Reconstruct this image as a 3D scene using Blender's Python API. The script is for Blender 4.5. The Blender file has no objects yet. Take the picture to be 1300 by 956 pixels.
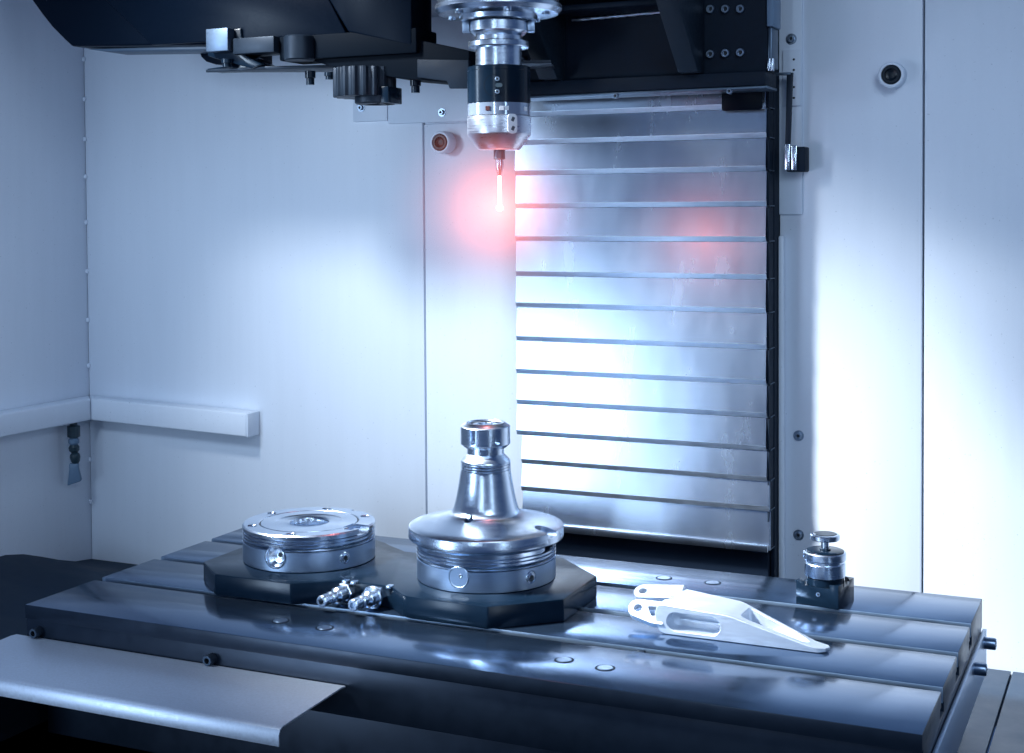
import bpy, bmesh, math, random
from mathutils import Vector, Matrix
random.seed(7)
R = math.radians
SC = bpy.context.scene
COL = SC.collection

# ------------------------------------------------------------------ camera
cam = bpy.data.objects.new('camera', bpy.data.cameras.new('camera'))
COL.objects.link(cam)
cam.data.sensor_width = 36.0
cam.data.sensor_fit = 'HORIZONTAL'
cam.data.lens = 49.3786
cam.data.shift_y = -0.11962
cam.data.clip_start = 0.02
cam.data.clip_end = 60
_r = Vector((0.9091842, 0.4163430, -0.0065211))
_u = Vector((-0.0071944, 0.0313652, 0.9994821))
_b = Vector((0.4163320, -0.9086664, 0.0315121))
M4 = Matrix(((_r.x, _u.x, _b.x, 1.048), (_r.y, _u.y, _b.y, -1.086), (_r.z, _u.z, _b.z, 0.400), (0, 0, 0, 1)))
cam.matrix_world = M4
SC.camera = cam

# ------------------------------------------------------------------ light
SC.view_settings.view_transform = 'Standard'
SC.view_settings.look = 'None'
SC.view_settings.exposure = 0.0
SC.view_settings.gamma = 1.0
W = bpy.data.worlds.new('World')
SC.world = W
W.use_nodes = True
W.node_tree.nodes['Background'].inputs[0].default_value = (0.10, 0.21, 0.52, 1)
W.node_tree.nodes['Background'].inputs[1].default_value = 0.30

def area(name, loc, aim, power, sx, sy, col, spread=180):
    l = bpy.data.lights.new(name, 'AREA')
    l.shape = 'RECTANGLE'; l.size = sx; l.size_y = sy
    l.energy = power; l.color = col; l.spread = R(spread)
    o = bpy.data.objects.new(name, l); COL.objects.link(o)
    o.location = loc
    o.rotation_euler = (Vector(aim) - Vector(loc)).to_track_quat('-Z', 'Y').to_euler()
    return o
area('key_lamp', (-0.20, -0.18, 0.60), (0.12, 0.60, 0.18), 1.3, 0.13, 0.14, (0.59, 0.77, 1.0), 118)
area('key_lamp', (-0.10, -0.16, 0.98), (0.33, 0.60, -0.02), 1.75, 0.12, 0.12, (0.87, 0.935, 1.0), 58)
area('key_lamp', (-0.10, -0.20, 0.80), (1.08, 0.60, -0.40), 4.6, 0.14, 0.14, (0.87, 0.935, 1.0), 46)  # added lamp, narrowed to brighten the lower right wall
area('softbox', (-0.42, -1.15, 0.06), (0.40, 0.55, 0.06), 1.55, 0.28, 0.50, (0.54, 0.735, 1.0), 80)
area('reflection_strip', (1.62, -0.80, 0.28), (0.50, 0.20, 0.08), 0.7, 0.07, 0.80, (0.62, 0.80, 1.0), 120)  # unseen strips added for streak highlights on the round steel
area('reflection_strip', (0.72, -1.70, 0.55), (0.45, 0.25, 0.08), 0.8, 0.06, 0.80, (0.62, 0.80, 1.0), 90)
area('fill_lamp', (1.45, -1.00, 1.10), (0.85, 0.60, 0.25), 2.5, 0.60, 0.60, (0.62, 0.79, 1.0), 90)  # unseen fill added to lift the shaded right wall

# ------------------------------------------------------------------ materials
def mat(name, col, rough=0.5, metal=0.0, **k):
    m = bpy.data.materials.new(name); m.use_nodes = True
    nt = m.node_tree; b = nt.nodes['Principled BSDF']
    b.inputs['Base Color'].default_value = (*col, 1)
    b.inputs['Roughness'].default_value = rough
    b.inputs['Metallic'].default_value = metal
    if 'spec' in k: b.inputs['Specular IOR Level'].default_value = k['spec']
    if 'coat' in k: b.inputs['Coat Weight'].default_value = k['coat']; b.inputs['Coat Roughness'].default_value = .15
    if 'aniso' in k:
        b.inputs['Anisotropic'].default_value = k['aniso']
        t = nt.nodes.new('ShaderNodeTangent'); t.direction_type = 'RADIAL'; t.axis = k.get('axis', 'Z')
        nt.links.new(t.outputs[0], b.inputs['Tangent'])
    if 'emit' in k:
        b.inputs['Emission Color'].default_value = (*k['emit'], 1)
        b.inputs['Emission Strength'].default_value = k['es']
    if 'noise' in k:
        # (scale xyz, roughness swing, bump strength, bump distance, colour swing)
        sc, rs, bs, bd, cs = k['noise']
        tc = nt.nodes.new('ShaderNodeTexCoord'); mp = nt.nodes.new('ShaderNodeMapping')
        mp.inputs['Scale'].default_value = sc
        nz = nt.nodes.new('ShaderNodeTexNoise'); nz.inputs['Scale'].default_value = 1.0
        nz.inputs['Detail'].default_value = 6; nz.inputs['Roughness'].default_value = .6
        nt.links.new(tc.outputs['Object'], mp.inputs[0]); nt.links.new(mp.outputs[0], nz.inputs['Vector'])
        if rs:
            r = nt.nodes.new('ShaderNodeMapRange')
            r.inputs['From Min'].default_value = .25; r.inputs['From Max'].default_value = .75
            r.inputs['To Min'].default_value = max(.02, rough - rs); r.inputs['To Max'].default_value = rough + rs
            nt.links.new(nz.outputs[0], r.inputs['Value']); nt.links.new(r.outputs[0], b.inputs['Roughness'])
        if bs:
            bp = nt.nodes.new('ShaderNodeBump'); bp.inputs['Strength'].default_value = bs
            bp.inputs['Distance'].default_value = bd
            nt.links.new(nz.outputs[0], bp.inputs['Height']); nt.links.new(bp.outputs[0], b.inputs['Normal'])
        if cs:
            mx = nt.nodes.new('ShaderNodeMix'); mx.data_type = 'RGBA'
            mx.inputs['A'].default_value = (*[c * (1 - cs) for c in col], 1)
            mx.inputs['B'].default_value = (*[min(1, c * (1 + cs)) for c in col], 1)
            nt.links.new(nz.outputs[0], mx.inputs['Factor']); nt.links.new(mx.outputs['Result'], b.inputs['Base Color'])
    return m

M = {}
M['paint'] = mat('white_paint', (.74, .80, .88), .42, noise=((260, 260, 260), .06, .10, .0006, .02))
def weather(m, amt=.10):
    nt = m.node_tree; b = nt.nodes['Principled BSDF']
    tc = nt.nodes.new('ShaderNodeTexCoord')
    def nz(scale, det):
        mp = nt.nodes.new('ShaderNodeMapping'); mp.inputs['Scale'].default_value = scale
        n = nt.nodes.new('ShaderNodeTexNoise'); n.inputs['Scale'].default_value = 1; n.inputs['Detail'].default_value = det
        nt.links.new(tc.outputs['Object'], mp.inputs[0]); nt.links.new(mp.outputs[0], n.inputs['Vector']); return n
    a = nz((5, 5, 1.6), 5); c = nz((70, 70, 5), 3); sp = nz((330, 330, 330), 1)
    ad = nt.nodes.new('ShaderNodeMath'); ad.operation = 'MULTIPLY_ADD'; ad.inputs[1].default_value = .45
    nt.links.new(c.outputs[0], ad.inputs[0]); nt.links.new(a.outputs[0], ad.inputs[2])
    r = nt.nodes.new('ShaderNodeMapRange'); r.inputs['From Min'].default_value = .50; r.inputs['From Max'].default_value = .95
    r.inputs['To Min'].default_value = 0; r.inputs['To Max'].default_value = amt
    nt.links.new(ad.outputs[0], r.inputs['Value'])
    s2 = nt.nodes.new('ShaderNodeMapRange'); s2.inputs['From Min'].default_value = .735; s2.inputs['From Max'].default_value = .76
    s2.inputs['To Min'].default_value = 0; s2.inputs['To Max'].default_value = .45
    nt.links.new(sp.outputs[0], s2.inputs['Value'])
    mx0 = nt.nodes.new('ShaderNodeMath'); mx0.operation = 'MAXIMUM'
    nt.links.new(r.outputs[0], mx0.inputs[0]); nt.links.new(s2.outputs[0], mx0.inputs[1])
    mx = nt.nodes.new('ShaderNodeMix'); mx.data_type = 'RGBA'
    src = b.inputs['Base Color'].links[0].from_socket
    nt.links.new(src, mx.inputs['A']); mx.inputs['B'].default_value = (.30, .36, .42, 1)
    nt.links.new(mx0.outputs[0], mx.inputs['Factor']); nt.links.new(mx.outputs['Result'], b.inputs['Base Color'])
weather(M['paint'])
M['paint_trim'] = mat('white_trim', (.70, .77, .86), .45, noise=((150, 150, 150), .05, .06, .0005, .03))
M['recess'] = mat('dark_recess', (.004, .010, .022), .7, spec=.1)
M['table'] = mat('ground_steel', (.080, .142, .245), .17, .90, noise=((14, 60, 40), .07, .014, .0003, .14))
M['lit_slot'] = mat('lit_slot_steel', (.30, .40, .53), .40, 1.0, noise=((20, 90, 90), .06, .03, .0003, .15))  # paler steel paints the lit look of slot walls facing the viewer
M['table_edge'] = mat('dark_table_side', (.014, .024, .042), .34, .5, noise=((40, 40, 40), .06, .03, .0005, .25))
M['steel'] = mat('turned_steel', (.60, .68, .79), .22, 1.0, aniso=.75, noise=((40, 40, 900), .06, .04, .0002, .08))
M['satin'] = mat('satin_steel', (.36, .46, .60), .36, 1.0, aniso=.5, noise=((60, 60, 700), .06, .03, .0002, .10))
M['bright'] = mat('bright_steel', (.66, .74, .84), .24, 1.0, noise=((90, 90, 90), .06, .03, .0003, .08))
M['shutter'] = mat('shutter_sheet', (.50, .57, .67), .26, 1.0, noise=((30, 6, 10), .03, 0, .0004, .05))
M['cone'] = mat('bead_blasted_steel', (.74, .79, .87), .30, 1.0, aniso=.5, noise=((60, 60, 700), .06, .03, .0002, .06))
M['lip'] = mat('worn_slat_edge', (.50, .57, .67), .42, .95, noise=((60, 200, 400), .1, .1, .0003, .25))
M['alu'] = mat('milled_aluminium', (.70, .76, .84), .46, .8, noise=((60, 520, 520), .10, .09, .0003, .08))
M['anod'] = mat('black_anodised', (.004, .011, .022), .20, 0, spec=.2, noise=((50, 50, 50), .06, .008, .0003, .25))
M['black'] = mat('black_paint', (.005, .012, .024), .55, spec=.14, noise=((120, 120, 120), .08, .10, .0006, .3))
M['casting'] = mat('painted_casting', (.010, .020, .034), .5, spec=.3, noise=((160, 160, 160), .08, .15, .0006, .3))
M['flatblack'] = mat('flat_black', (.002, .005, .010), .6, spec=.05)
M['plastic'] = mat('black_plastic', (.0015, .0045, .011), .32, spec=.07, noise=((400, 400, 400), .04, .05, .0003, .2))
M['grey'] = mat('grey_metal', (.10, .14, .19), .38, .8, noise=((90, 90, 90), .08, .05, .0004, .25))
M['darksteel'] = mat('blackened_steel', (.013, .022, .036), .45, .3, spec=.25, noise=((90, 90, 90), .08, .05, .0004, .3))
M['block'] = mat('gripper_steel', (.12, .165, .23), .50, .9, noise=((300, 300, 300), .08, .06, .0004, .15))
M['apron'] = mat('apron_steel', (.66, .73, .84), .48, .65, noise=((420, 420, 420), .10, .16, .0004, .16))
M['cover'] = mat('dark_way_cover', (.030, .060, .105), .45, .3, noise=((20, 20, 20), .08, .03, .0006, .2))
M['screw'] = mat('zinc_screw', (.30, .37, .46), .36, 1.0)
M['darkscrew'] = mat('black_oxide_screw', (.06, .085, .12), .35, .8)
M['plug'] = mat('steel_plug', (.20, .27, .37), .30, 1.0)
M['socket'] = mat('dark_socket', (.010, .014, .02), .5)
M['lens'] = mat('dark_lens', (.045, .009, .009), .40, spec=.3)
M['lens_b'] = mat('black_lens', (.006, .012, .02), .3, spec=.3)
M['clear'] = mat('pale_window_band', (.36, .44, .56), .12, .6, coat=.6)
M['white'] = mat('white_print', (.85, .88, .92), .5)
M['cobalt'] = mat('grey_print', (.05, .085, .11), .5)
M['hose'] = mat('grey_blue_plastic', (.13, .21, .31), .42)
M['lip_sheen'] = mat('blue_lip_sheen', (.045, .08, .13), .45)  # lighter blue paints the lit underside strip of the black cover
M['hose_d'] = mat('dark_teal_plastic', (.018, .04, .055), .35)
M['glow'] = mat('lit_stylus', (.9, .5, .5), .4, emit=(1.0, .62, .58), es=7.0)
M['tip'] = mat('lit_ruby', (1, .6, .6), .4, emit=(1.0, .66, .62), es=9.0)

# ------------------------------------------------------------------ helpers
def link(name, me, m, parent=None, loc=(0, 0, 0), rot=(0, 0, 0)):
    o = bpy.data.objects.new(name, me); COL.objects.link(o)
    if m is not None and not me.materials: me.materials.append(m)
    o.location = loc; o.rotation_euler = rot
    if parent is not None: o.parent = parent
    return o
def finish(bm, name, bevel=0.0, segs=2, ang=32):
    bm.normal_update()
    if bevel:
        es = [e for e in bm.edges if len(e.link_faces) == 2 and e.calc_face_angle(0) > R(ang)]
        bmesh.ops.bevel(bm, geom=es, offset=bevel, offset_type='OFFSET', segments=segs, profile=.5, affect='EDGES', clamp_overlap=True)
    bmesh.ops.recalc_face_normals(bm, faces=bm.faces)
    me = bpy.data.meshes.new(name); bm.to_mesh(me); bm.free()
    me.shade_smooth(); me.set_sharp_from_angle(angle=R(ang))
    return me
def bm_box(bm, a, b):
    x0, y0, z0 = a; x1, y1, z1 = b
    v = [bm.verts.new(p) for p in ((x0,y0,z0),(x1,y0,z0),(x1,y1,z0),(x0,y1,z0),(x0,y0,z1),(x1,y0,z1),(x1,y1,z1),(x0,y1,z1))]
    for f in ((0,3,2,1),(4,5,6,7),(0,1,5,4),(1,2,6,5),(2,3,7,6),(3,0,4,7)): bm.faces.new([v[i] for i in f])
def box(name, a, b, m, parent=None, bevel=.001, loc=(0,0,0), rot=(0,0,0)):
    bm = bmesh.new(); bm_box(bm, a, b)
    return link(name, finish(bm, name, bevel), m, parent, loc, rot)
def bm_prism(bm, poly, axis, lo, hi):
    def P(p, t):
        return {'x': (t, p[0], p[1]), 'y': (p[0], t, p[1]), 'z': (p[0], p[1], t)}[axis]
    A = [bm.verts.new(P(p, lo)) for p in poly]; B = [bm.verts.new(P(p, hi)) for p in poly]
    n = len(poly)
    bm.faces.new(A); bm.faces.new(list(reversed(B)))
    for i in range(n): bm.faces.new((A[i], B[i], B[(i+1) % n], A[(i+1) % n]))
def prism(name, poly, axis, lo, hi, m, parent=None, bevel=.001, loc=(0,0,0), rot=(0,0,0), segs=2):
    bm = bmesh.new(); bm_prism(bm, poly, axis, lo, hi)
    return link(name, finish(bm, name, bevel, segs), m, parent, loc, rot)
def bm_lathe(bm, prof, n=64, mat4=None):
    rings = []
    for r, z in prof:
        if r < 1e-7: rings.append([bm.verts.new((0, 0, z))])
        else: rings.append([bm.verts.new((r*math.cos(2*math.pi*i/n), r*math.sin(2*math.pi*i/n), z)) for i in range(n)])
    for a, b in zip(rings, rings[1:]):
        for i in range(n):
            j = (i+1) % n
            if len(a) == 1 and len(b) == 1: continue
            if len(a) == 1: bm.faces.new((a[0], b[i], b[j]))
            elif len(b) == 1: bm.faces.new((a[i], a[j], b[0]))
            else: bm.faces.new((a[i], a[j], b[j], b[i]))
    if mat4 is not None: bmesh.ops.transform(bm, matrix=mat4, verts=bm.verts)
def lathe_me(name, prof, n=64, mat4=None, ang=25):
    bm = bmesh.new(); bm_lathe(bm, prof, n, mat4)
    return finish(bm, name, 0, ang=ang)
def lathe(name, prof, m, parent=None, loc=(0,0,0), rot=(0,0,0), n=64, ang=25):
    return link(name, lathe_me(name, prof, n, None, ang), m, parent, loc, rot)
def fillet(prof, idx, d):
    """cut the corners listed in idx by d (a small chamfer that catches light)"""
    out = []
    for i, p in enumerate(prof):
        if i in idx:
            for q in (prof[i-1], prof[i+1]):
                v = Vector(q) - Vector(p); L = v.length
                w = Vector(p) + v * (min(d, L*.45)/L)
                out.append((w.x, w.y))
        else: out.append(p)
    return out
def empty(name, loc, label, cat, group=None, rz=0):
    o = bpy.data.objects.new(name, None); COL.objects.link(o)
    o.location = loc; o.rotation_euler = (0, 0, rz); o.empty_display_size = .02
    return tag(o, label, cat, group)
def tag(o, label, cat, group=None):
    o['label'] = label; o['category'] = cat
    if group: o['group'] = group
    return o
def struct(o): o['kind'] = 'structure'; return o
def boolean(o, cutters, op='DIFFERENCE'):
    for c in cutters:
        md = o.modifiers.new('b', 'BOOLEAN'); md.operation = op; md.object = c; md.solver = 'EXACT'
    dg = bpy.context.evaluated_depsgraph_get(); dg.update()
    me = bpy.data.meshes.new_from_object(o.evaluated_get(dg))
    o.modifiers.clear(); o.data = me
    for c in cutters:
        cm = c.data; bpy.data.objects.remove(c); bpy.data.meshes.remove(cm)
    me.shade_smooth(); me.set_sharp_from_angle(angle=R(30))
def edge_bevel(o, off, segs=2, ang=30):
    bm = bmesh.new(); bm.from_mesh(o.data)
    bmesh.ops.remove_doubles(bm, verts=bm.verts, dist=1e-5)
    bmesh.ops.dissolve_limit(bm, angle_limit=R(2), verts=bm.verts, edges=bm.edges)
    es = [e for e in bm.edges if len(e.link_faces) == 2 and e.calc_face_angle(0) > R(ang)]
    bmesh.ops.bevel(bm, geom=es, offset=off, offset_type='OFFSET', segments=segs, profile=.5, affect='EDGES', clamp_overlap=True)
    bm.to_mesh(o.data); bm.free()
    o.data.shade_smooth(); o.data.set_sharp_from_angle(angle=R(30))
def ngon(n, r, cx=0, cy=0, a0=0): return [(cx + r*math.cos(a0+2*math.pi*i/n), cy + r*math.sin(a0+2*math.pi*i/n)) for i in range(n)]
def stadium(x0, x1, y0, y1, n=10):
    """rounded-end slot outline, round ends left and right"""
    r = (y1-y0)/2; cy = (y0+y1)/2; pts = []
    for i in range(n+1): t = -math.pi/2 + math.pi*i/n; pts.append((x1-r+r*math.cos(t), cy+r*math.sin(t)))
    for i in range(n+1): t = math.pi/2 + math.pi*i/n; pts.append((x0+r+r*math.cos(t), cy+r*math.sin(t)))
    return pts
def rrect(x0, x1, y0, y1, r, n=5):
    pts = []
    for cx, cy, a in ((x1-r, y0+r, -90), (x1-r, y1-r, 0), (x0+r, y1-r, 90), (x0+r, y0+r, 180)):
        for i in range(n+1): t = R(a + 90*i/n); pts.append((cx+r*math.cos(t), cy+r*math.sin(t)))
    return pts

# socket head screw pointing along -Y (head towards the viewer), head base at the origin
_sc = {}
def screw_mesh(r, h, washer, m):
    k = (r, h, washer, m)
    if k not in _sc:
        pr = []
        if washer: pr += [(r*1.55, 0), (r*1.55, h*.22), (r*1.0, h*.22)]
        else: pr += [(r, 0)]
        pr += [(r, h*.86), (r*.88, h), (r*.55, h), (r*.55, h*.45), (0, h*.45)]
        a = lathe_me('screw', pr, 20, Matrix.Rotation(R(90), 4, 'X'))
        s = lathe_me('socket', [(r*.50, h*.55), (0, h*.55)], 6, Matrix.Rotation(R(90), 4, 'X'))
        a.materials.append(M[m]); s.materials.append(M['socket'])
        _sc[k] = (a, s)
    return _sc[k]
def screw(parent, loc, r, h=None, washer=False, rz=0, name='screw', m='screw'):
    a, s = screw_mesh(r, h or r*.9, washer, m)
    o = link(name, a, None, parent, loc, (0, 0, rz)); c = link('socket', s, None, o)
    return o

# ================================================================== SETTING
# back wall: separate folded panels, joints are real gaps in front of a backing sheet
bw = bpy.data.objects.new('back_wall', None); COL.objects.link(bw); struct(bw); bw.location = (.2, .6, 0)
def wpanel(name, x0, x1, z0, z1, y0=.6, t=.012, m='paint', bev=.0015):
    return box(name, (x0-.2, y0-.6, z0), (x1-.2, y0-.6+t, z1), M[m], bw, bev)
wpanel('wall_panel', -.4415, .1432, -.20, 1.30)
wpanel('wall_panel', .1452, .2985, -.20, .5165, .6005)
wpanel('wall_panel', .1452, .2985, .5165, 1.30, .602)
wpanel('wall_panel', .6334, .8010, -.20, 1.30)
wpanel('wall_panel', .8034, 1.90, -.20, 1.30, .6005)
wpanel('trim_strip', .0365, .0908, .523, .66, .596, .004, 'paint_trim', .0006)
wpanel('trim_strip', .0920, .2985, .5185, .66, .596, .004, 'paint_trim', .0006)
wpanel('backing_sheet', -.44, 1.9, -.20, 1.30, .613, .004, 'paint', 0)
wpanel('edge_strip', .6334, .6613, .392, 1.0, .5965, .0035, 'paint_trim', .0008)
wpanel('edge_lip', .6334, .6405, -.15, .367, .590, .0105, 'paint', .003)
wpanel('hole_plate', .6385, .6605, .5226, .5898, .5935, .003, 'paint_trim', .0006)
for z in (.578, .5655, .545, .532):
    lathe('plate_hole', [(.0014, 0), (.0014, .0006), (0, .0006)], M['socket'], bw, (.4522, -.0065, z), (R(90), 0, 0), 14)
for x, z, r in ((.6485, .6029, .0042), (.6565, .1239, .0042), (.6565, .0027, .0042), (.1754, .5313, .0036), (.0500, .5420, .0036)):
    yy = -.0035 if z > .5 and x > .6 else (-.004 if x < .3 else 0)
    screw(bw, (x-.2, yy, z), r, .005, True)

# left wall with its fold, and the stitch welds in the corner
lw = bpy.data.objects.new('left_wall', None); COL.objects.link(lw); struct(lw); lw.location = (-.442, .6, 0)
prism('wall_panel', [(0, .012), (0, -.182), (-.006, -.20), (-.006, -.75), (-.018, -.75), (-.018, -.195), (-.012, -.178), (-.012, .012)], 'z', -.20, 1.30, M['paint'], lw, .004)
wm = lathe_me('weld', [(0, -.0042), (.0024, -.003), (.0030, 0), (.0024, .003), (0, .0042)], 10)
for z in (.634, .573, .512, .455, .385, .31, .235, .165, .02, -.045):
    link('weld', wm, M['paint_trim'], lw, (.0015, -.0015, z))

# floor of the machine and dark sheet covers either side
bm = bmesh.new(); bm_box(bm, (-2.5, -2.6, -.62), (3.5, .60, -.60))
struct(link('floor', finish(bm, 'floor'), M['recess']))
bm = bmesh.new(); N = 24; G = []
for i in range(N+1):
    y = .598 - .85*i/N; row = []
    rise = min(1, max(0, (.598-y)/.19)); rise = rise*rise*(3-2*rise)*.047
    for j in range(17):
        x = -.4405 + (.17+.4405)*j/16
        f = 1 - min(1, max(0, (x+.44)/.34))
        row.append(bm.verts.new((x, y, -.134 + rise*f**1.4)))
    G.append(row)
for i in range(N):
    for j in range(16): bm.faces.new((G[i][j], G[i][j+1], G[i+1][j+1], G[i+1][j]))
bmesh.ops.solidify(bm, geom=bm.faces, thickness=.004)
tag(link('way_cover', finish(bm, 'way_cover'), M['cover']), 'dark blue curved sheet cover left of the machine table, below the white rail', 'way cover')
wc = empty('way_cover', (1.2, .3, -.131), 'dark flat sheet cover with a seam, right of the machine table end', 'way cover')
box('cover_sheet', (-.60, -.9, -.006), (-.2985, .2965, 0), M['cover'], wc, .0012)
box('cover_sheet', (-.2965, -.9, -.006), (.75, .2965, 0), M['cover'], wc, .0012)

# dark column behind the shutter
cf = empty('machine_column', (.46, .62, -.2), 'dark machine column in the gap around the silver shutter', 'machine column')
box('rear_face', (-.172, .03, 0), (.1735, .05, 1.3), M['recess'], cf, 0)
box('side_face', (.168, -.045, 0), (.1732, .029, 1.3), M['black'], cf, .001)
box('side_face', (-.161, -.015, 0), (-.155, .029, 1.3), M['recess'], cf, .001)
box('lower_face', (-.153, -.052, 0), (.167, .029, .186), M['recess'], cf, .001)

# ================================================================== SHUTTER
sh = empty('column_shutter', (.4657, .55, .27), 'silver telescopic column shutter of overlapping horizontal metal slats', 'shutter')
SZ = [.5551, .5180, .4829, .4439, .402, .3601, .3153, .2751, .2321, .1899, .1504, .1108, .0741, .0386, -.0086]
rib = None
for i in range(14):
    zt, zb = SZ[i] - .27, SZ[i+1] - .27
    x0 = -.163 + (.0006 if i % 2 else 0) + (.006 if i > 10 else 0); x1 = .163 + (.0008 if i % 2 else 0) + (.0035 if i > 11 else 0)
    d = random.uniform(-.0004, .0004) + (.00075*(i-9) if i > 9 else 0)
    prof = [(.0026+d, zt-.0001), (0, zb+.0060), (.0019, zb+.0010), (.0023, zb+.0001), (.0070, zb+.0001), (.0070, zt-.0001)]
    bm = bmesh.new(); bm_prism(bm, prof, 'x', x0, x1)
    s = link('slat', finish(bm, 'slat', .0003, 1, 12), M['shutter'], sh)
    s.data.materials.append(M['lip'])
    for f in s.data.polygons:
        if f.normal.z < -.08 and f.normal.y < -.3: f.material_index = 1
    # folded side return of the slat, its shade painted as black
    box('slat_side', (.1638-.163+.163, .004, zb+.001), (.1662, .055, zt-.001), M['black'], s, .0004)
    box('slat_rib', (.1663, .006, zb), (.1674, .050, zb+.0011), M['grey'], s, 0)
box('bottom_rail', (-.158, -.0075, SZ[-1]-.27), (.167, -.0048, SZ[-1]-.27+.0095), M['shutter'], sh, .0006)
box('top_screw_bar', (-.163, -.004, .272), (.163, .004, .285), M['grey'], sh, .001)
sg = prism('black_sign', rrect(.5775, .6265, .5158, .5465, .003), 'y', .5425, .5455, M['plastic'], None, .0004)
tag(sg, 'small blank black plate at the upper right corner of the silver shutter', 'plate')

# ================================================================== RAIL, NOZZLE
rl = empty('wall_rail', (-.40, .56, .10), 'white box rail running round the left corner of the back wall', 'rail')
# L-shaped plan, mitred in the corner, both arms falling a little
bm = bmesh.new()
def arm(bm, pts_in, pts_out, zt, zb):
    a = [bm.verts.new((*p, z)) for p, z in zip(pts_in, zt)] + [bm.verts.new((*p, z)) for p, z in zip(pts_out, zt)]
    b = [bm.verts.new((*p, z)) for p, z in zip(pts_in, zb)] + [bm.verts.new((*p, z)) for p, z in zip(pts_out, zb)]
    bm.faces.new((a[0], a[1], a[3], a[2])); bm.faces.new((b[2], b[3], b[1], b[0]))
    bm.faces.new((a[0], b[0], b[1], a[1])); bm.faces.new((a[2], a[3], b[3], b[2]))
    bm.faces.new((a[0], a[2], b[2], b[0])); bm.faces.new((a[1], b[1], b[3], a[3]))
arm(bm, [(-.4415, .5995), (-.1300, .5995)], [(-.412, .570), (-.1300, .570)], (.1195, .1120), (.0860, .0775))
bmesh.ops.translate(bm, verts=bm.verts, vec=(.40, -.56, -.10))
link('rail_arm', finish(bm, 'rail_arm', .0028, 3), M['paint'], rl)
bm = bmesh.new()
arm(bm, [(-.4415, .5990), (-.4415, -.14)], [(-.4125, .5700), (-.4125, -.14)], (.1192, .1210), (.0860, .0890))
bmesh.ops.translate(bm, verts=bm.verts, vec=(.40, -.56, -.10))
link('rail_arm', finish(bm, 'rail_arm', .0028, 3), M['paint'], rl)
box('end_plate', (.2702, .0100, -.0225), (.2730, .0395, .0115), M['paint_trim'], rl, .0008)

nz = empty('coolant_nozzle', (-.424, .545, .088), 'jointed dark coolant nozzle hanging below the white corner rail', 'nozzle')
lathe('swivel_nut', [(0, 0), (.0055, 0), (.0055, -.006), (.0095, -.0075), (.0095, -.0235), (.006, -.0255), (0, -.0255)], M['hose_d'], nz, n=10)
lathe('collar', [(.0055, -.0255), (.0080, -.028), (.0080, -.033), (.0055, -.036), (0, -.036)], M['hose'], nz, n=24)
o = lathe('ball_joint', [(0, .003), (.0050, .002), (.0080, -.003), (.0075, -.008), (.0045, -.0115), (.0070, -.014), (.0078, -.018), (.0065, -.0245), (.0042, -.028), (0, -.028)], M['hose_d'], nz, (0, 0, -.0365), (R(4), R(-3), 0), 24)
bm = bmesh.new(); bm_prism(bm, [(-.0068, 0), (.0068, 0), (.0066, -.008), (.0105, -.027), (-.0105, -.034), (-.0070, -.010)], 'x', -.0052, .0052)
o = link('flat_jet', finish(bm, 'flat_jet', .0022), M['hose'], nz, (0, 0, -.0635), (0, R(4), R(-62)))

# round portholes on the back wall
def porthole(x, z, lens, label, ring=.0150, y=.6):
    e = empty('porthole', (x, y, z), label, 'porthole')
    lathe('ring', [(ring, 0), (ring, .018), (ring-.0016, .0195), (.0118, .0195), (.0110, .0175)], M['paint_trim'], e, rot=(R(90), 0, 0), n=40)
    lathe('lens', [(.0112, .012), (.0112, .0185), (.0098, .0200), (.0072, .0200), (.0066, .0175), (.004, .0165), (0, .0170)], lens, e, rot=(R(90), 0, 0), n=40)
porthole(.7685, .5535, M['lens_b'], 'round black porthole with white ring on the right wall panel', .0152)
porthole(.1800, .4905, M['lens'], 'round dark red porthole with white ring beside the silver shutter', .0150, .5985)

# lever rod and switch right of the shutter
lv = empty('switch_lever', (.640, .575, .46), 'thin bent lever rod hanging down to a small switch right of the shutter', 'lever')
box('top_rod', (-.020, -.004, .0978), (.0135, .004, .1010), M['grey'], lv, .0006)
prism('hanging_bar', [(.0086, .1005), (.0160, .1005), (.0125, .012), (.0065, .012)], 'y', -.003, .0015, M['darksteel'], lv, .0006)
sw = box('switch_box', (.0075, -.001, -.017), (.0300, .022, .0125), M['black'], lv, .0015)
box('contact_plate', (.0065, -.0050, -.0150), (.0128, -.0015, .0160), M['bright'], lv, .0008)
box('contact_plate', (.0142, -.0045, -.0150), (.0210, -.0015, .0140), M['bright'], lv, .0008)

# ================================================================== HEADSTOCK + SPINDLE
hs = empty('spindle_head', (.4455, .50, .60), 'black machine spindle head with bolted ribs and a chrome spindle nose', 'spindle head')
def H(a): return (a[0]-.4455, a[1]-.50, a[2]-.60)
box('back_plate', H((.325, .500, .556)), H((.6440, .535, 1.0)), M['black'], hs, .002)
box('base_flange', H((.325, .487, .5395)), H((.6444, .540, .5560)), M['black'], hs, .0018)
box('flange_strip', H((.335, .490, .5360)), H((.6460, .536, .5392)), M['grey'], hs, .0006)
for x0, x1 in ((.5465, .5705), (.372, .396)):
    prism('gusset', [(-.004, -.0435), (-.004, .40), (-.23, .40), (-.23, .14), (-.030, -.0435)], 'x', x0-.4455, x1-.4455, M['casting'], hs, .0015)
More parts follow.
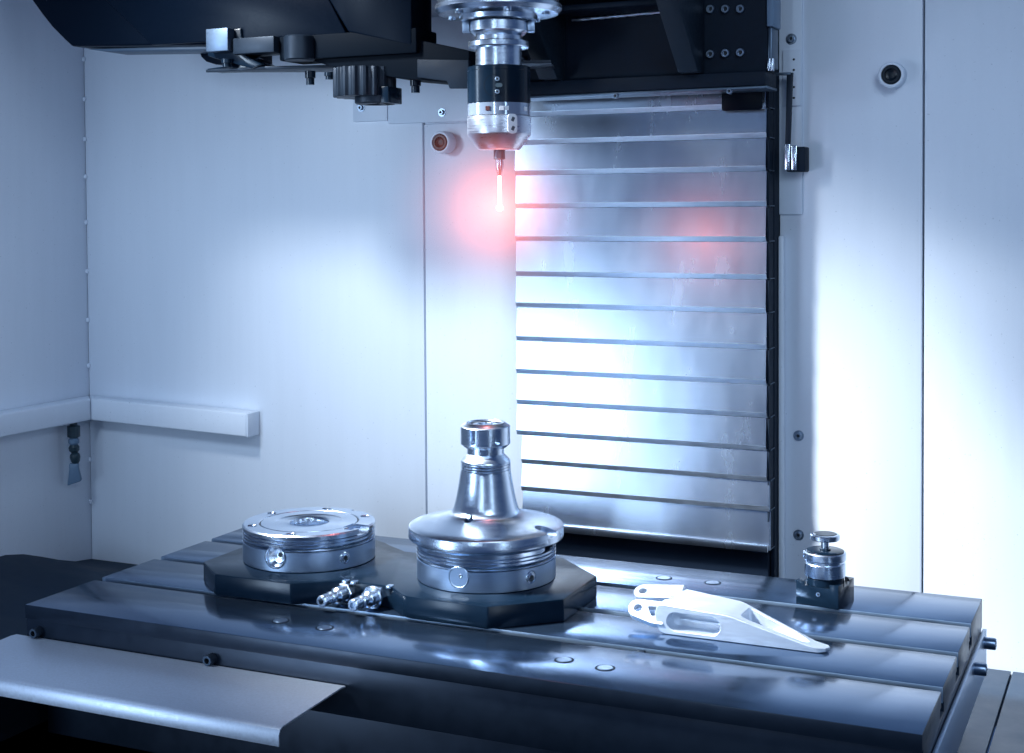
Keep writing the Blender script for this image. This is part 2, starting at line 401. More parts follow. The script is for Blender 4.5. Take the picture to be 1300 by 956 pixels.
# weld seam between the ribs
bm = bmesh.new(); n = 46; prev = None
for i in range(n+1):
    x = .4040 + (.5455-.4040)*i/n; z = .6290 + .0030*i/n
    ring = [bm.verts.new((x-.4455, -.001-.0022*math.sin(math.pi*k/4)*random.uniform(.8, 1.15), z-.60+.0018*math.cos(math.pi*k/4)*random.uniform(.7, 1.2))) for k in range(5)]
    if prev:
        for k in range(4): bm.faces.new((prev[k], prev[k+1], ring[k+1], ring[k]))
    prev = ring
link('weld_seam', finish(bm, 'weld_seam'), M['screw'], hs)
box('cross_plate', H((.396, .44, .6325)), H((.5465, .499, .6385)), M['black'], hs, .001)
for x, z in ((.5777, .6308), (.5956, .6297), (.6132, .6286), (.5776, .5788), (.5955, .5788), (.6132, .5788), (.338, .5826), (.3549, .5817)):
    screw(hs, H((x, .500, z)), .0050, .006, False, name='bolt')
for x in (.463, .602):
    screw(hs, H((x, .4935, .5345)), .0032, .006, False, name='bolt')
box('edge_cover', H((.6445, .494, .6065)), H((.6520, .530, 1.0)), M['hose'], hs, .001)
box('edge_cover', H((.6445, .500, .5600)), H((.6490, .530, .6060)), M['grey'], hs, .001)
for x in (.6475, .6510):
    box('cable_clip', H((x-.0013, .492, .5560)), H((x+.0013, .4985, .5700)), M['bright'], hs, .0005)
SPX, SPY = .4455, .2
def S3(name, prof, m, parent, n=72):
    return lathe(name, [(r, z-.60) for r, z in prof], m, parent, (0, SPY-.50, 0), n=n)
box('spindle_housing', H((.355, .13, .70)), H((.536, .49, 1.0)), M['black'], hs, .004)
S3('nose_ring', [(.0610, .70), (.0610, .6055), (.0640, .6045), (.0640, .6005), (.0600, .5960), (.0395, .5945), (.0385, .5900), (.0355, .5890), (.0330, .5905), (.0330, .60), (0, .60)], M['steel'], hs)
for k in range(6):
    a = R(-115 + 60*k)
    lathe('nose_bolt', [(.0042, 0), (.0042, -.0022), (.0024, -.0022), (.0024, -.0010), (0, -.0010)], M['bright'], hs, (.0505*math.cos(a), SPY-.50+.0505*math.sin(a), -.0046), n=14)
for a in (R(24), R(204)):
    box('drive_key', (.0290, -.007, -.0215), (.0365, .007, -.0095), M['satin'], hs, .0008, (0, SPY-.50, 0), (0, 0, a))

# touch probe held in the spindle
pb = empty('touch_probe', (SPX, SPY, .46), 'touch probe with black band and steel cone in the spindle, tip glowing red', 'probe')
def PL(name, prof, m, parent=pb, n=64):
    return lathe(name, [(r, z-.46) for r, z in prof], m, parent, n=n)
PL('holder_flange', [(0, .602), (.0250, .602), (.0250, .5893), (.0288, .5890), (.0293, .5880), (.0293, .5790), (.0285, .5780), (.0240, .5740), (.0240, .5700), (.0300, .5690), (.0305, .5680), (.0305, .5635), (.0298, .5625), (.0232, .5620), (.0232, .5438), (0, .5438)], M['steel'])
PL('probe_body', [(0, .5436), (.0305, .5436), (.0318, .5425), (.0318, .5392), (.0316, .5389), (.0318, .5386), (.0318, .5070), (.0316, .5066), (0, .5066)], M['anod'])
PL('window_band', [(0, .5064), (.0316, .5064), (.0316, .4945), (0, .4945)], M['clear'])
PL('steel_cone', [(0, .4943), (.0316, .4943), (.0322, .4935), (.0322, .4770), (.0318, .4752), (.0212, .4608), (.0200, .4602), (0, .4602)], M['cone'])
PL('stem', [(0, .4600), (.0058, .4600), (.0058, .4515), (.0050, .4508), (0, .4508)], M['grey'], n=32)
sty = PL('stylus_holder', [(0, .4506), (.0044, .4506), (.0044, .4440), (.0036, .4400), (.0020, .4345), (0, .4345)], M['bright'], n=32)
rod = PL('stylus', [(0, .4343), (.0015, .4343), (.0015, .4040), (0, .4040)], M['glow'], n=20)
bm = bmesh.new(); bmesh.ops.create_uvsphere(bm, u_segments=24, v_segments=14, radius=.0034)
link('ruby_tip', finish(bm, 'ruby_tip', ang=80), M['tip'], pb, (0, 0, .4020-.46))
FA = math.atan2(-1.286, .6025)            # the side of the probe that carries the print
def on_cyl(name, me_o, a, r, z):
    me_o.location = (r*math.cos(a), r*math.sin(a), z-.46); me_o.rotation_euler = (0, 0, a+math.pi/2); return me_o
for z in (.5290, .5165):
    s = screw(pb, (0, 0, 0), .0023, .0011, False); on_cyl('screw', s, FA-.05, .0316, z)
o = prism('print_mark', stadium(-.0035, .0035, -.0020, .0020, 6), 'y', -.0006, .0012, M['cobalt'], pb, 0); on_cyl('', o, FA, .0316, .5228)
ring = lathe('engraved_ring', [(.0106, 0), (.0108, .0004), (.0110, 0)], M['cobalt'], pb, n=40)
bm = bmesh.new()                           # a circular line engraved on the band, wrapped round the cylinder
prev = None
for k in range(31):
    t = R(75 + 210*k/30); pr_ = []
    for rr in (.0102, .0107):
        u, w = rr*math.cos(t), rr*math.sin(t)
        aa = FA - .15 + u/.0318
        pr_.append(bm.verts.new((.0319*math.cos(aa), .0319*math.sin(aa), .5228 + w - .46)))
    if prev: bm.faces.new((prev[0], prev[1], pr_[1], pr_[0]))
    prev = pr_
ring.data = finish(bm, 'engraved_ring'); ring.data.materials.clear(); ring.data.materials.append(M['flatblack'])
for da, m in ((.08, 'white'), (.235, 'white'), (-.36, 'lens'), (.98, 'white')):
    o = box('print_mark', (-.0021, -.0008, -.0021), (.0021, .0008, .0021), M[m], pb, 0); on_cyl('', o, FA+da, .0316, .5003)
o = prism('highlight_flat', rrect(-.0052, .0052, -.0098, .0098, .004), 'y', -.0004, .003, M['white'], pb, .0003); on_cyl('', o, FA+.42, .0322, .4850)  # flat on the cone, its bright highlight painted white
for dz in (-.0045, .0045):
    q = box('print_mark', (-.0016, -.0009, -.0022), (.0016, .0, .0022), M['cobalt'], o, .0006, (.0004, 0, dz), (0, R(25), 0))
gl = bpy.data.lights.new('probe_light', 'POINT'); gl.energy = .025; gl.color = (1, .24, .22); gl.shadow_soft_size = .004
go = bpy.data.objects.new('probe_light', gl); COL.objects.link(go); go.location = (SPX+.004, SPY-.008, .4020)

# ================================================================== TOOL MAGAZINE + ARM
mg = empty('magazine_cover', (.02, .33, .61), 'big glossy black tool magazine cover in the upper left corner', 'cover')
def G2(pts): return [(x-.02, z-.61) for x, z in pts]
prism('cover_shell', G2([(-.1360, .6065), (-.0730, .6040), (.0200, .6000), (.0250, .95), (-.33, .95), (-.2800, .70), (-.2603, .672), (-.2450, .654), (-.2280, .6360), (-.2080, .6190), (-.1960, .6095)]), 'y', -.030, .026, M['plastic'], mg, .003, segs=3)
prism('cover_shell', G2([(-.1392+.0715, .6037), (.2090, .6010), (.1862, .6417), (.1500, .95), (-.1520, .95), (-.1390, .664)]), 'y', -.0335, .020, M['plastic'], mg, .002)
prism('corner_panel', G2([(.1872, .6417), (.2125, .6030), (.2945, .5835), (.2945, .95), (.1520, .95)]), 'y', -.036, .014, M['plastic'], mg, .0025)
prism('lower_lip', G2([(-.1870, .6075), (.0250, .6010), (.0250, .5965), (-.0200, .5972), (-.1600, .6030)]), 'y', -.012, .034, M['lip_sheen'], mg, .001)
prism('drip_pan', G2([(-.0450, .6010), (.0350, .5985), (.0350, .5820), (-.0200, .5835), (-.0350, .5880), (-.0420, .5940)]), 'y', .030, .075, M['plastic'], mg, .002)

ar = empty('tool_change_arm', (.16, .32, .58), 'dark tool change arm with bright square gripper block under the black cover', 'arm')
def A3(a): return (a[0]-.16, a[1]-.32, a[2]-.58)
box('gripper_block', A3((.0270, .278, .5885)), A3((.0585, .2925, .6155)), M['block'], ar, .0012)
prism('gripper_jaw', [(.018-.16, .600-.58), (.022-.16, .616-.58), (.066-.16, .616-.58), (.070-.16, .585-.58), (.095-.16, .572-.58), (.080-.16, .568-.58), (.030-.16, .582-.58), (.018-.16, .586-.58)], 'y', -.027, .006, M['anod'], ar, .0015)
box('arm_bar', A3((.0600, .285, .5845)), A3((.1180, .320, .6035)), M['darksteel'], ar, .0015)
box('arm_bar', A3((.1185, .295, .5750)), A3((.3000, .345, .6030)), M['flatblack'], ar, .002)
lathe('pivot_pin', [(0, .602-.58), (.0165, .602-.58), (.018, .6005-.58), (.018, .575-.58), (.0165, .5735-.58), (0, .5735-.58)], M['darksteel'], ar, A3((.1480, .293, .58)), n=40)
prism('arm_body', [(.155-.16, .5745-.58), (.1550-.16, .603-.58), (.300-.16, .5900-.58), (.3620-.16, .575-.58), (.3620-.16, .538-.58), (.2700-.16, .549-.58), (.2000-.16, .562-.58)], 'y', -.018, .050, M['flatblack'], ar, .002)
prism('lower_plate', [(.010-.16, .300-.32), (.090-.16, .298-.32), (.420-.16, .395-.32), (.400-.16, .455-.32), (.200-.16, .395-.32)], 'z', -.0130, -.0095, M['darksteel'], ar, .0006)
prism('jaw_plate', [(.012-.16, .5715-.58), (.040-.16, .5735-.58), (.052-.16, .5830-.58), (.085-.16, .5800-.58), (.085-.16, .5675-.58), (.012-.16, .5685-.58)], 'y', -.020, .010, M['anod'], ar, .001)
fl = []
for k in range(36):
    r = .0365 if k % 2 == 0 else .0335
    for dq in (-.3, .3): fl.append((r*math.cos((k+dq)*2*math.pi/36), r*math.sin((k+dq)*2*math.pi/36)))
prism('ribbed_motor', fl, 'z', -.050, -.017, M['darksteel'], ar, .0006, A3((.2215, .315, .58)))
lathe('motor_cap', [(.024, -.050), (.024, -.0570), (.022, -.0585), (.011, -.0585), (.010, -.0565), (0, -.0565)], M['darksteel'], ar, A3((.2360, .315, .58)), n=36)
box('motor_lug', A3((.2420, .298, .5215)), A3((.2620, .330, .5400)), M['anod'], ar, .001)
for x, y, z, h in ((.1545, .305, .5625, .016), (.1840, .300, .5590, .008), (.2850, .320, .5490, .016), (.048, .29, .5800, .009)):
    lathe('stud', [(0, 0), (.0062, 0), (.0062, -h*.5), (.0048, -h*.55), (.0048, -h), (0, -h)], M['anod'], ar, A3((x, y, z)), n=16)
prism('tip_bracket', [(.300-.16, .5680-.58), (.3640-.16, .5640-.58), (.3640-.16, .5330-.58), (.340-.16, .5340-.58), (.3370-.16, .5420-.58), (.300-.16, .5480-.58)], 'y', -.024, -.0185, M['black'], ar, .001)

# ================================================================== TABLE
tb = empty('machine_table', (.445, .203, 0), 'long dark ground steel machine table with three T slots', 'machine table')
SL = (.110, .210, .306); hw = .006; uw = .0115
prof = [(0, -.0145), (0, 0)]
for c in SL: prof += [(c-hw, 0), (c-hw, -.014), (c-uw, -.014), (c-uw, -.0225), (c+uw, -.0225), (c+uw, -.014), (c+hw, -.014), (c+hw, 0)]
prof += [(.406, 0), (.406, -.030), (.398, -.030), (.398, -.034), (.006, -.034), (.006, -.0145)]
bm = bmesh.new(); bm_prism(bm, [(y-.203, z) for y, z in prof], 'x', -.445, .445)
tt = link('table_top', finish(bm, 'table_top', .0009, 2), M['table'], tb)
tt.data.materials.append(M['table_edge']); tt.data.materials.append(M['lit_slot'])
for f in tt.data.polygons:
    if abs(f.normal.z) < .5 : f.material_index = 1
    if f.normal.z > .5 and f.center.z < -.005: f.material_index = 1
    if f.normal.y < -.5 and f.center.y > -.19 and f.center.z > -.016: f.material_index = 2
box('side_rail', (-.447, -.199, -.062), (.4425, -.196, -.0148), M['table_edge'], tb, .0008)
prism('end_plate', [(-.199, -.0750), (.2025, -.0750), (.2025, -.0305), (-.199, -.0305)], 'x', .4455, .4495, M['satin'], tb, .0006)
for y in (.185, .099):
    s = screw(tb, (.4495, y, -.0400), .0060, .011, False, R(90), 'end_screw', 'plug')
for x in (.0151, .2307):
    screw(tb, (x-.445, -.199, -.0270), .0052, .0095, False, 0, 'cap_screw', 'darkscrew')
pl = lathe_me('hole_plug', [(.0072, -.001), (.0072, .0003), (.0066, .0007), (0, .0007)], 24)
gr = lathe_me('plug_groove', [(.0090, .0002), (.0073, .0002)], 28)
for x, y in ((.2732, .056), (.3255, .0532), (.5733, .0552), (.6145, .0495), (.5668, .3542), (.6207, .3564)):
    o = link('hole_plug', pl, M['plug'], tb, (x-.445, y-.203, 0)); link('plug_groove', gr, M['recess'], o)
box('slot_nut', (.1755, -.0985, -.012), (.1840, -.0875, -.0015), M['black'], tb, .0008)
box('table_saddle', (-.43, -.190, -.20), (.43, .190, -.0345), M['table_edge'], tb, .002)

# bright sheet apron below the table front
ap = empty('front_apron', (.4, -.05, -.035), 'pale steel sheet apron sloping out below the front edge of the table', 'apron')
prism('apron_sheet', [(.0520, .0022), (.0440, .0030), (-.0500, .0000), (-.0540, -.0020), (-.0560, -.0060), (-.0560, -.0160), (-.0545, -.0160), (-.0545, -.0062), (-.0530, -.0032), (-.0495, -.0016), (.0440, .0014), (.0520, .0006)], 'x', -.4135, -.020, M['apron'], ap, .0003)
prism('apron_side', [(.0515, .0010), (-.0430, -.0030), (-.0500, -.0080), (-.0500, -.16), (.2, -.16), (.2, -.03), (.0515, -.03)], 'x', -.4120, -.4090, M['darksteel'], ap, .0005)

# ================================================================== DOUBLE BASE PLATE
bp = empty('base_plate', (.316, .208, 0), 'black twin base plate of two joined octagons on the table, two air couplings in front', 'base plate')
out = [(.1150, .144), (.1590, .1055), (.2525, .1055), (.2930, .1370), (.3460, .1370), (.3560, .1330), (.3760, .1150), (.3860, .1110), (.4720, .1095), (.5290, .1620), (.5270, .2560), (.4670, .3110), (.3900, .3110), (.3500, .2740), (.3400, .2700), (.2945, .2700), (.2640, .2890), (.2540, .2970), (.2380, .3050), (.1600, .3050), (.1150, .2680)]
prism('plate', [(x-.316, y-.208) for x, y in out], 'z', .0002, .0222, M['anod'], bp, .0014)
def coupling(x, y, rz, flange):
    e = link('coupling', lathe_me('coupling', [(0, .022), (.0062, .022), (.0066, .0175), (.0054, .0165), (.0054, .0130), (.0070, .0120), (.0070, .0095), (.0058, .0088), (.0058, .0060), (.0085, .0050), (.0092, .0, ), (.0092, -.003), (0, -.003)], 32, Matrix.Rotation(R(90), 4, 'X')), M['bright'], bp, (x-.316, y-.208, .0118), (0, 0, rz))
    pass
    return e
for x, rz, fl_ in ((.3010, R(-6), 0), (.3370, R(-6), 1)):
    e = link('coupling', lathe_me('coupling', [(0, .0350), (.0030, .0350), (.0030, .0440), (.0052, .0440), (.0060, .0430), (.0060, .0350), (.0048, .0340), (.0048, .0305), (.0064, .0295), (.0064, .0265), (.0052, .0255), (.0052, .0225), (.0078, .0205), (.0082, .0200), (.0082, .0075), (0, .0075)], 32, Matrix.Rotation(R(90), 4, 'X')), M['bright'], bp, (x-.316, .1368-.208, .0118), (0, 0, rz))
    link('hex_nut', finish_hex if False else lathe_me('hex_nut', [(0, -.001), (.0098, -.001), (.0100, .0010), (.0100, .0070), (.0092, .0078), (0, .0078)], 6, Matrix.Rotation(R(90), 4, 'X')), M['bright'], e)
    if fl_: link('collar', lathe_me('collar', [(.0060, .0080), (.0112, .0080), (.0116, .0090), (.0116, .0115), (.0108, .0125), (.0060, .0125)], 36, Matrix.Rotation(R(90), 4, 'X')), M['bright'], e)
    link('bore', lathe_me('bore', [(0, .0442 - (.003 if fl_ else .006)), (.0029, .0442 - (.003 if fl_ else .006))], 20, Matrix.Rotation(R(90), 4, 'X')), M['socket'] if not fl_ else M['satin'], e)
for x in (.2965, .3065, .3480):
    box('edge_clip', (x-.316, -.0765, .0205), (x+.006-.316, -.069, .0238), M['bright'], bp, .0006)
box('pocket', (.2105, -.0250, .0035), (.2122, -.0160, .0105), M['recess'], bp, .0002)

# ================================================================== CLAMPING CHUCKS
def chuck(cx, cy, label, plugged):
    e = empty('clamping_chuck', (cx, cy, .0224), label, 'chuck', 'round clamping chucks on the base plate')
    z1 = .0212; z2 = .0392; r = .0720
    RX = Matrix.Rotation(R(90), 4, 'X')
    def cyl_cut(rad, a, rr, z, dep):
        q = link('cut', lathe_me('cut', [(0, -.02), (rad, -.02), (rad, dep), (0, dep)], 40, Matrix.Rotation(R(-90), 4, 'X')), M['satin'])
        q.location = Vector(e.location) + Vector((rr*math.cos(a), rr*math.sin(a), z)); q.rotation_euler.z = a + math.pi/2
        return q
    aP, aS = R(-87), R(-26)
    b = lathe('chuck_body', [(0, 0), (r-.0012, 0), (r-.0003, .0008), (r-.0003, z1), (r-.002, z1+.0003), (0, z1+.0003)], M['satin'], e, n=96)
    boolean(b, [cyl_cut(.0112, aP, r, .0155, .0035 if plugged else .0100), cyl_cut(.0066, aS, r, .0120, .0030)])
    pr = [(0, z1+.0005), (r-.0015, z1+.0005), (r-.0006, z1+.0010), (r-.0006, z1+.0030)]
    for g in (.0050, .0085, .0120):
        pr += [(r, z1+g-.0008), (r-.0024, z1+g-.0002), (r-.0024, z1+g+.0006), (r, z1+g+.0010)]
    pr += [(r, z2-.0016), (r-.0014, z2), (.0545, z2), (.0535, z2-.0014), (.0526, z2-.0014), (.0520, z2-.0001), (.0370, z2-.0001), (.0360, z2-.0009), (.0250, z2-.0009), (.0232, z2-.0003), (.0215, z2-.0012), (.0205, z2-.004), (.0205, .0242), (0, .0242)]
    t = lathe('chuck_ring', pr, M['steel'], e, n=96, ang=20)
    cut = []
    for a, w, r0 in ((R(-2), .0095, .0500), (R(75), .0040, .0660)):
        bm = bmesh.new(); bm_box(bm, (r0, -w, z2-.0065), (.09, w, z2+.01))
        q = link('cut', finish(bm, 'cut'), M['steel']); q.location = e.location; q.rotation_euler.z = a; cut.append(q)
    for k in range(6):
        a = R(-75 + 60*k)
        q = lathe('cut', [(0, z2-.004), (.0050, z2-.004), (.0050, z2-.0008), (.0068, z2+.001), (0, z2+.001)], M['steel'], n=24)
        q.location = Vector(e.location) + Vector((.0625*math.cos(a), .0625*math.sin(a), 0)); cut.append(q)
    cut.append(cyl_cut(.0112, aP, r, .0155, .0035 if plugged else .0100))
    boolean(t, cut)
    lathe('ring_groove', [(.0538, z2-.0009), (.0524, z2-.0009)], M['socket'], e, n=96)  # black ring paints the shade down in the groove
    lathe('bore_floor', [(.0206, .0245), (.0204, .0250), (.0120, .0250), (.0110, .0240), (0, .0240)], M['grey'], e, n=64)  # darker disc paints the shade at the bottom of the bore
    # side port: a plug disc on one chuck, a deep dished bore on the other; set screw beside it
    P = (r*math.cos(aP), r*math.sin(aP), .0155)
    if plugged:
        p = link('side_port', lathe_me('side_port', [(.0110, -.0034), (.0110, -.0010), (.0102, -.0004), (.0096, -.0008), (0, -.0008)], 40, RX), M['satin'], e, P, (0, 0, aP+math.pi/2))
        link('port_hole', lathe_me('port_hole', [(.0021, -.0006), (.0014, -.0002), (0, -.0006)], 16, RX), M['bright'], p, (.0022, 0, .0012))
    else:
        p = link('side_port', lathe_me('side_port', [(.0121, .0000), (.0112, .0004), (.0106, -.0010), (.0104, -.0050), (.0070, -.0085), (.0034, -.0090), (.0030, -.0097), (0, -.0098)], 40, RX), M['bright'], e, P, (0, 0, aP+math.pi/2))
        link('port_hole', lathe_me('port_hole', [(.0026, -.0088), (0, -.0086)], 16, RX), M['socket'], p, (.0010, 0, .0008))
    p = link('set_screw', lathe_me('set_screw', [(.0064, -.0028), (.0064, -.0012), (.0052, -.0006), (.0050, -.0016), (.0042, -.0016), (.0042, .0002), (.0026, .0006), (.0023, -.0015), (0, -.0015)], 28, RX), M['bright'], e, (r*math.cos(aS), r*math.sin(aS), .0120), (0, 0, aS+math.pi/2))
    link('socket', lathe_me('socket', [(.0023, -.0008), (0, -.0008)], 6, RX), M['socket'], p)
    return e
chuck(.2095, .2074, 'empty round steel clamping chuck with open bore on the left octagon', False)
chuck(.4216, .2125, 'round steel clamping chuck under the cone tool holder on the right octagon', True)

# ================================================================== TOOL HOLDER ON THE RIGHT CHUCK
HX, HY = .4216, .2125
th = empty('tool_holder', (HX, HY, .0618), 'bright steel cone tool holder with wide flange and slotted collet nut', 'tool holder')
def TZ(p): return [(r, z-.0618) for r, z in p]
flare = [(.0797, .0641), (.0802, .0647), (.0802, .0742), (.0796, .0757), (.0775, .0769), (.0700, .0788), (.0600, .0808), (.0500, .0830), (.0420, .0855), (.0375, .0876), (.0347, .0905), (.0331, .0945), (.0312, .1010), (.0285, .1150), (.0262, .1290), (.0258, .1322)]
gro = []
for z in (.1340, .1368, .1396): gro += [(.0259, z-.0008), (.0250, z-.0003), (.0250, z+.0004), (.0258, z+.0008)]
prof = [(0, .0620), (.0670, .0620), (.0670, .0636), (.0780, .0637)] + flare + gro + [(.0256, .1416), (.0248, .1430), (.0196, .1486), (.0190, .1494), (.0190, .1560), (0, .1560)]
hb = lathe('holder_body', TZ(prof), M['steel'], th, n=112, ang=22)
cut = []
aH = R(-92)
q = lathe('cut', [(0, -.03), (.0046, -.03), (.0046, .03), (0, .03)], M['steel'], n=24)
q.location = (HX+.0405*math.cos(aH), HY+.0405*math.sin(aH), .0895); q.rotation_euler = (R(62), 0, aH+math.pi/2); cut.append(q)
bm = bmesh.new(); bm_prism(bm, stadium(.060, .092, -.0080, .0080, 8), 'z', .0712, .12)
q = link('cut', finish(bm, 'cut'), M['steel']); q.location = (HX, HY, 0); q.rotation_euler.z = R(-8); cut.append(q)
boolean(hb, cut)
link('pin', lathe_me('pin', [(0, 0), (.0024, 0), (.0024, .004), (0, .004)], 16), M['grey'], th, (.0345*math.cos(aH), .0345*math.sin(aH), .0272), (R(62), 0, aH+math.pi/2))
nut = lathe('collet_nut', TZ([(0, .1555), (.0200, .1555), (.0212, .1557), (.0251, .1590), (.0256, .1597), (.0256, .1772), (.0251, .1780), (.0198, .1815), (.0186, .1815), (.0178, .1800), (.0140, .1778), (.0098, .1778), (.0098, .1660), (0, .1660)]), M['steel'], th, n=96, ang=20)
cut = []
for k in range(6):
    a = R(-65+30 + 60*k)
    bm = bmesh.new()
    pts = [(.0031*math.cos(R(180+180*i/10)), .1645+.0031*math.sin(R(180+180*i/10))) for i in range(11)] + [(.0031, .1769), (-.0031, .1769)]
    bm_prism(bm, pts, 'y', -.036, -.0188)
    q = link('cut', finish(bm, 'cut'), M['steel']); q.location = (HX, HY, 0); q.rotation_euler.z = a + math.pi/2; cut.append(q)
boolean(nut, cut)
col = lathe('collet', TZ([(.0130, .1775), (.0134, .1792), (.0118, .1797), (.0086, .1797), (.0082, .1788), (.0082, .164), (0, .164)]), M['satin'], th, n=64)
cut = []
for k in range(8):
    bm = bmesh.new(); bm_box(bm, (.006, -.0007, .167), (.02, .0007, .2))
    q = link('cut', finish(bm, 'cut'), M['satin']); q.location = (HX, HY, 0); q.rotation_euler.z = R(22+45*k); cut.append(q)
boolean(col, cut)

# ================================================================== TOOL SETTER
ts = empty('tool_setter', (.7460, .3300, 0), 'small tool setter with black square base and round chrome button', 'tool setter', rz=R(-11))
bs = box('base_block', (-.0225, -.0200, .0002), (.0225, .0205, .0240), M['anod'], ts, 0)
q = lathe('cut', [(0, .0196), (.0240, .0196), (.0240, .06), (0, .06)], M['anod'], n=64); q.location = ts.location
boolean(bs, [q]); edge_bevel(bs, .0007, 2)
lathe('waist', [(.0190, .0198), (.0190, .0262), (.0180, .0275), (0, .0275)], M['anod'], ts, n=56)
lathe('chrome_sleeve', [(0, .0272), (.0196, .0272), (.0203, .0280), (.0203, .0405), (.0200, .0410), (.0186, .0412), (.0186, .0438), (.0206, .0442), (.0209, .0450), (.0209, .0510), (.0200, .0522), (0, .0524)], M['steel'], ts, n=64, ang=20)
lathe('top_cap', [(.0188, .0525), (.0188, .0532), (.0175, .0537), (.0060, .0537), (.0055, .0550), (0, .0550)], M['anod'], ts, n=56)
lathe('button_stem', [(0, .0550), (.0040, .0550), (.0040, .0640), (0, .0640)], M['steel'], ts, n=32)
lathe('button_disc', [(0, .0640), (.0138, .0640), (.0146, .0648), (.0146, .0688), (.0138, .0696), (.0120, .0699), (0, .0699)], M['steel'], ts, n=56)
lathe('button_face', [(.0119, .06995), (.0110, .0704), (0, .0704)], M['lens_b'], ts, n=48)
screw(ts, (.0012, -.0200, .0125), .0022, .0004)
box('side_nub', (-.0222, -.004, .0440), (-.0198, .004, .0505), M['bright'], ts, .0008)

# ================================================================== MACHINED BRACKET
BX, BY = .68, .190
br = empty('machined_bracket', (BX, BY, 0), 'pale milled aluminium lever bracket with pockets and forked end', 'bracket')
def round_poly(pts, r, n=5):
    out = []
    for i, p in enumerate(pts):
        a = Vector(pts[i-1]) - Vector(p); b = Vector(pts[(i+1) % len(pts)]) - Vector(p)
        la, lb = min(r, a.length*.45), min(r, b.length*.45)
        A = Vector(p)+a.normalized()*la; B = Vector(p)+b.normalized()*lb
        for k in range(n+1):
            t = k/n; out.append(tuple(A*(1-t)**2 + Vector(p)*2*t*(1-t) + B*t*t))
    return out
side = [(.6320, .0003), (.7760, .0003), (.7850, .0018), (.7850, .0042), (.7690, .0052), (.7190, .0175), (.6960, .0236), (.6900, .0246), (.6300, .0280), (.6240, .0268), (.6215, .0200), (.6225, .0080), (.6265, .0022)]
body = prism('lever_body', [(x-BX, z) for x, z in side], 'y', -.027, .048, M['alu'], br, 0)
plan = [(.6080, .1630), (.7740, .1630), (.7815, .1655), (.7845, .1715), (.7820, .1775), (.6960, .2130), (.6890, .2155), (.6200, .2260), (.6080, .2270)]
bm = bmesh.new(); bm_prism(bm, plan, 'z', -.01, .06)
q = link('cut', finish(bm, 'cut'), M['alu']); boolean(body, [q], 'INTERSECT')
cut = []
bm = bmesh.new(); bm_prism(bm, stadium(.6330, .6850, .0042, .0216, 12), 'y', .15, .1800); cut.append(link('cut', finish(bm, 'cut'), M['alu']))
bm = bmesh.new(); bm_prism(bm, round_poly([(.7010, .1735), (.7010, .2055), (.7500, .1860), (.7660, .1750), (.7620, .1695)], .006), 'z', .0034, .06); cut.append(link('cut', finish(bm, 'cut'), M['alu']))
# the gap of the fork
bm = bmesh.new(); bm_prism(bm, round_poly([(.58, .1840), (.6310, .1840), (.6310, .2040), (.58, .2040)], .004), 'z', -.01, .06); cut.append(link('cut', finish(bm, 'cut'), M['alu']))
boolean(body, cut)
edge_bevel(body, .0006, 1)
# two fork lugs: ring plates leaning back, each with a through hole, the front one with a triangular window
def lug(cx, cy, cz, L, w0, w1, window, rot):
    pts = []
    for k in range(15):
        t = R(100 + 160*k/14); pts.append((.0094*math.cos(t), .0094*math.sin(t)))
    pts += [(L*.6, -w0), (L, -w0), (L, w1), (L*.55, w1)]
    g = prism('lug', pts, 'z', -.0036, .0036, M['alu'], None, 0)
    cs = [lathe('cut', [(0, -.02), (.0042, -.02), (.0042, .02), (0, .02)], M['alu'], n=28)]
    if window:
        bm = bmesh.new(); bm_prism(bm, round_poly(window, .0018), 'z', -.02, .02); cs.append(link('cut', finish(bm, 'cut'), M['alu']))
    boolean(g, cs); edge_bevel(g, .0005, 1)
    g.parent = br; g.location = (cx-BX, cy-BY, cz); g.rotation_euler = rot
    return g
lug(.6015, .1738, .0170, .0280, .0138, .0100, [(.0085, .0035), (.0195, .0050), (.0205, -.0055), (.0150, -.0068)], (R(42), R(2), 0))
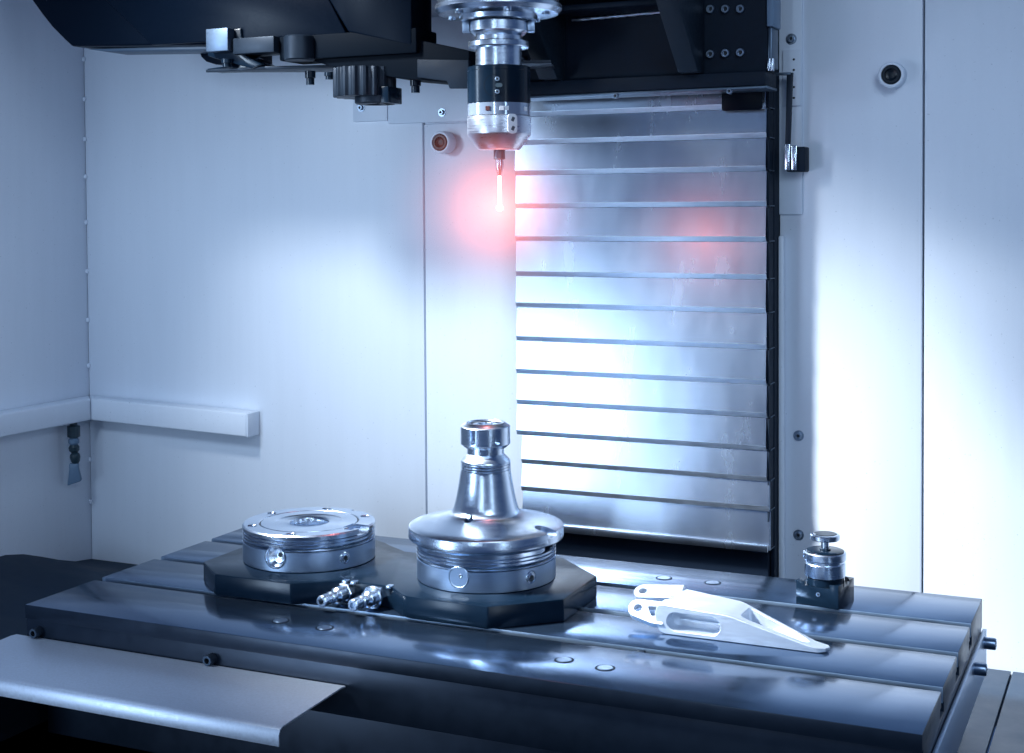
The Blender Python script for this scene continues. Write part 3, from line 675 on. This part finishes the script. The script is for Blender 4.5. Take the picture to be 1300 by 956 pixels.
lug(.5925, .2150, .0215, .0400, .0100, .0090, None, (R(26), R(-5), R(3)))
box('pocket_rib', (.641-BX, -.0125, .0100), (.681-BX, -.0098, .0124), M['alu'], br, .0006)

# ================================================================== ADDED GLOW HALO ROUND THE PROBE TIP
mv = bpy.data.materials.new('glow_halo'); mv.use_nodes = True
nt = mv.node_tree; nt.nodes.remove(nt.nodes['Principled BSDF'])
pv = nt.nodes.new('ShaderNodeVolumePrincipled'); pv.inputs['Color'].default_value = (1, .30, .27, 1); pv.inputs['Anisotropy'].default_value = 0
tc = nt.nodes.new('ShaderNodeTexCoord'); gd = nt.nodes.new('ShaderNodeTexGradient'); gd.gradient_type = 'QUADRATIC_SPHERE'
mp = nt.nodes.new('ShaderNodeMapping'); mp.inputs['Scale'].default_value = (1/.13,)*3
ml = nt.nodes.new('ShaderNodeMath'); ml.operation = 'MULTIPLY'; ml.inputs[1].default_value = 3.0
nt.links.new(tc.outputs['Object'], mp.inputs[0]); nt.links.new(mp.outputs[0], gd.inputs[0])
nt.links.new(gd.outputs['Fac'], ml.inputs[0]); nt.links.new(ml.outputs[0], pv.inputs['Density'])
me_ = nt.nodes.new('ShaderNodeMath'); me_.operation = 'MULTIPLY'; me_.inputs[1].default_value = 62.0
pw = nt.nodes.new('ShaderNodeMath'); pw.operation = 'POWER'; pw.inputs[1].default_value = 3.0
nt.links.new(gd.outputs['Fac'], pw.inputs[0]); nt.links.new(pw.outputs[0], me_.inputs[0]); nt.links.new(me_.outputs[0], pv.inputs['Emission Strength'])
pv.inputs['Emission Color'].default_value = (1, .19, .13, 1)  # volume emission stands in for the red glow round the tip
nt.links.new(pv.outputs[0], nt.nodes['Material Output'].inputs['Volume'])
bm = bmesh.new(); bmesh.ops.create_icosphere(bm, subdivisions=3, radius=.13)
halo = link('glow_halo', finish(bm, 'glow_halo', ang=80), mv, None, (SPX, SPY, .4020))
halo['kind'] = 'stuff'; halo['label'] = 'added emissive red mist glowing round the probe tip'; halo['category'] = 'halo'
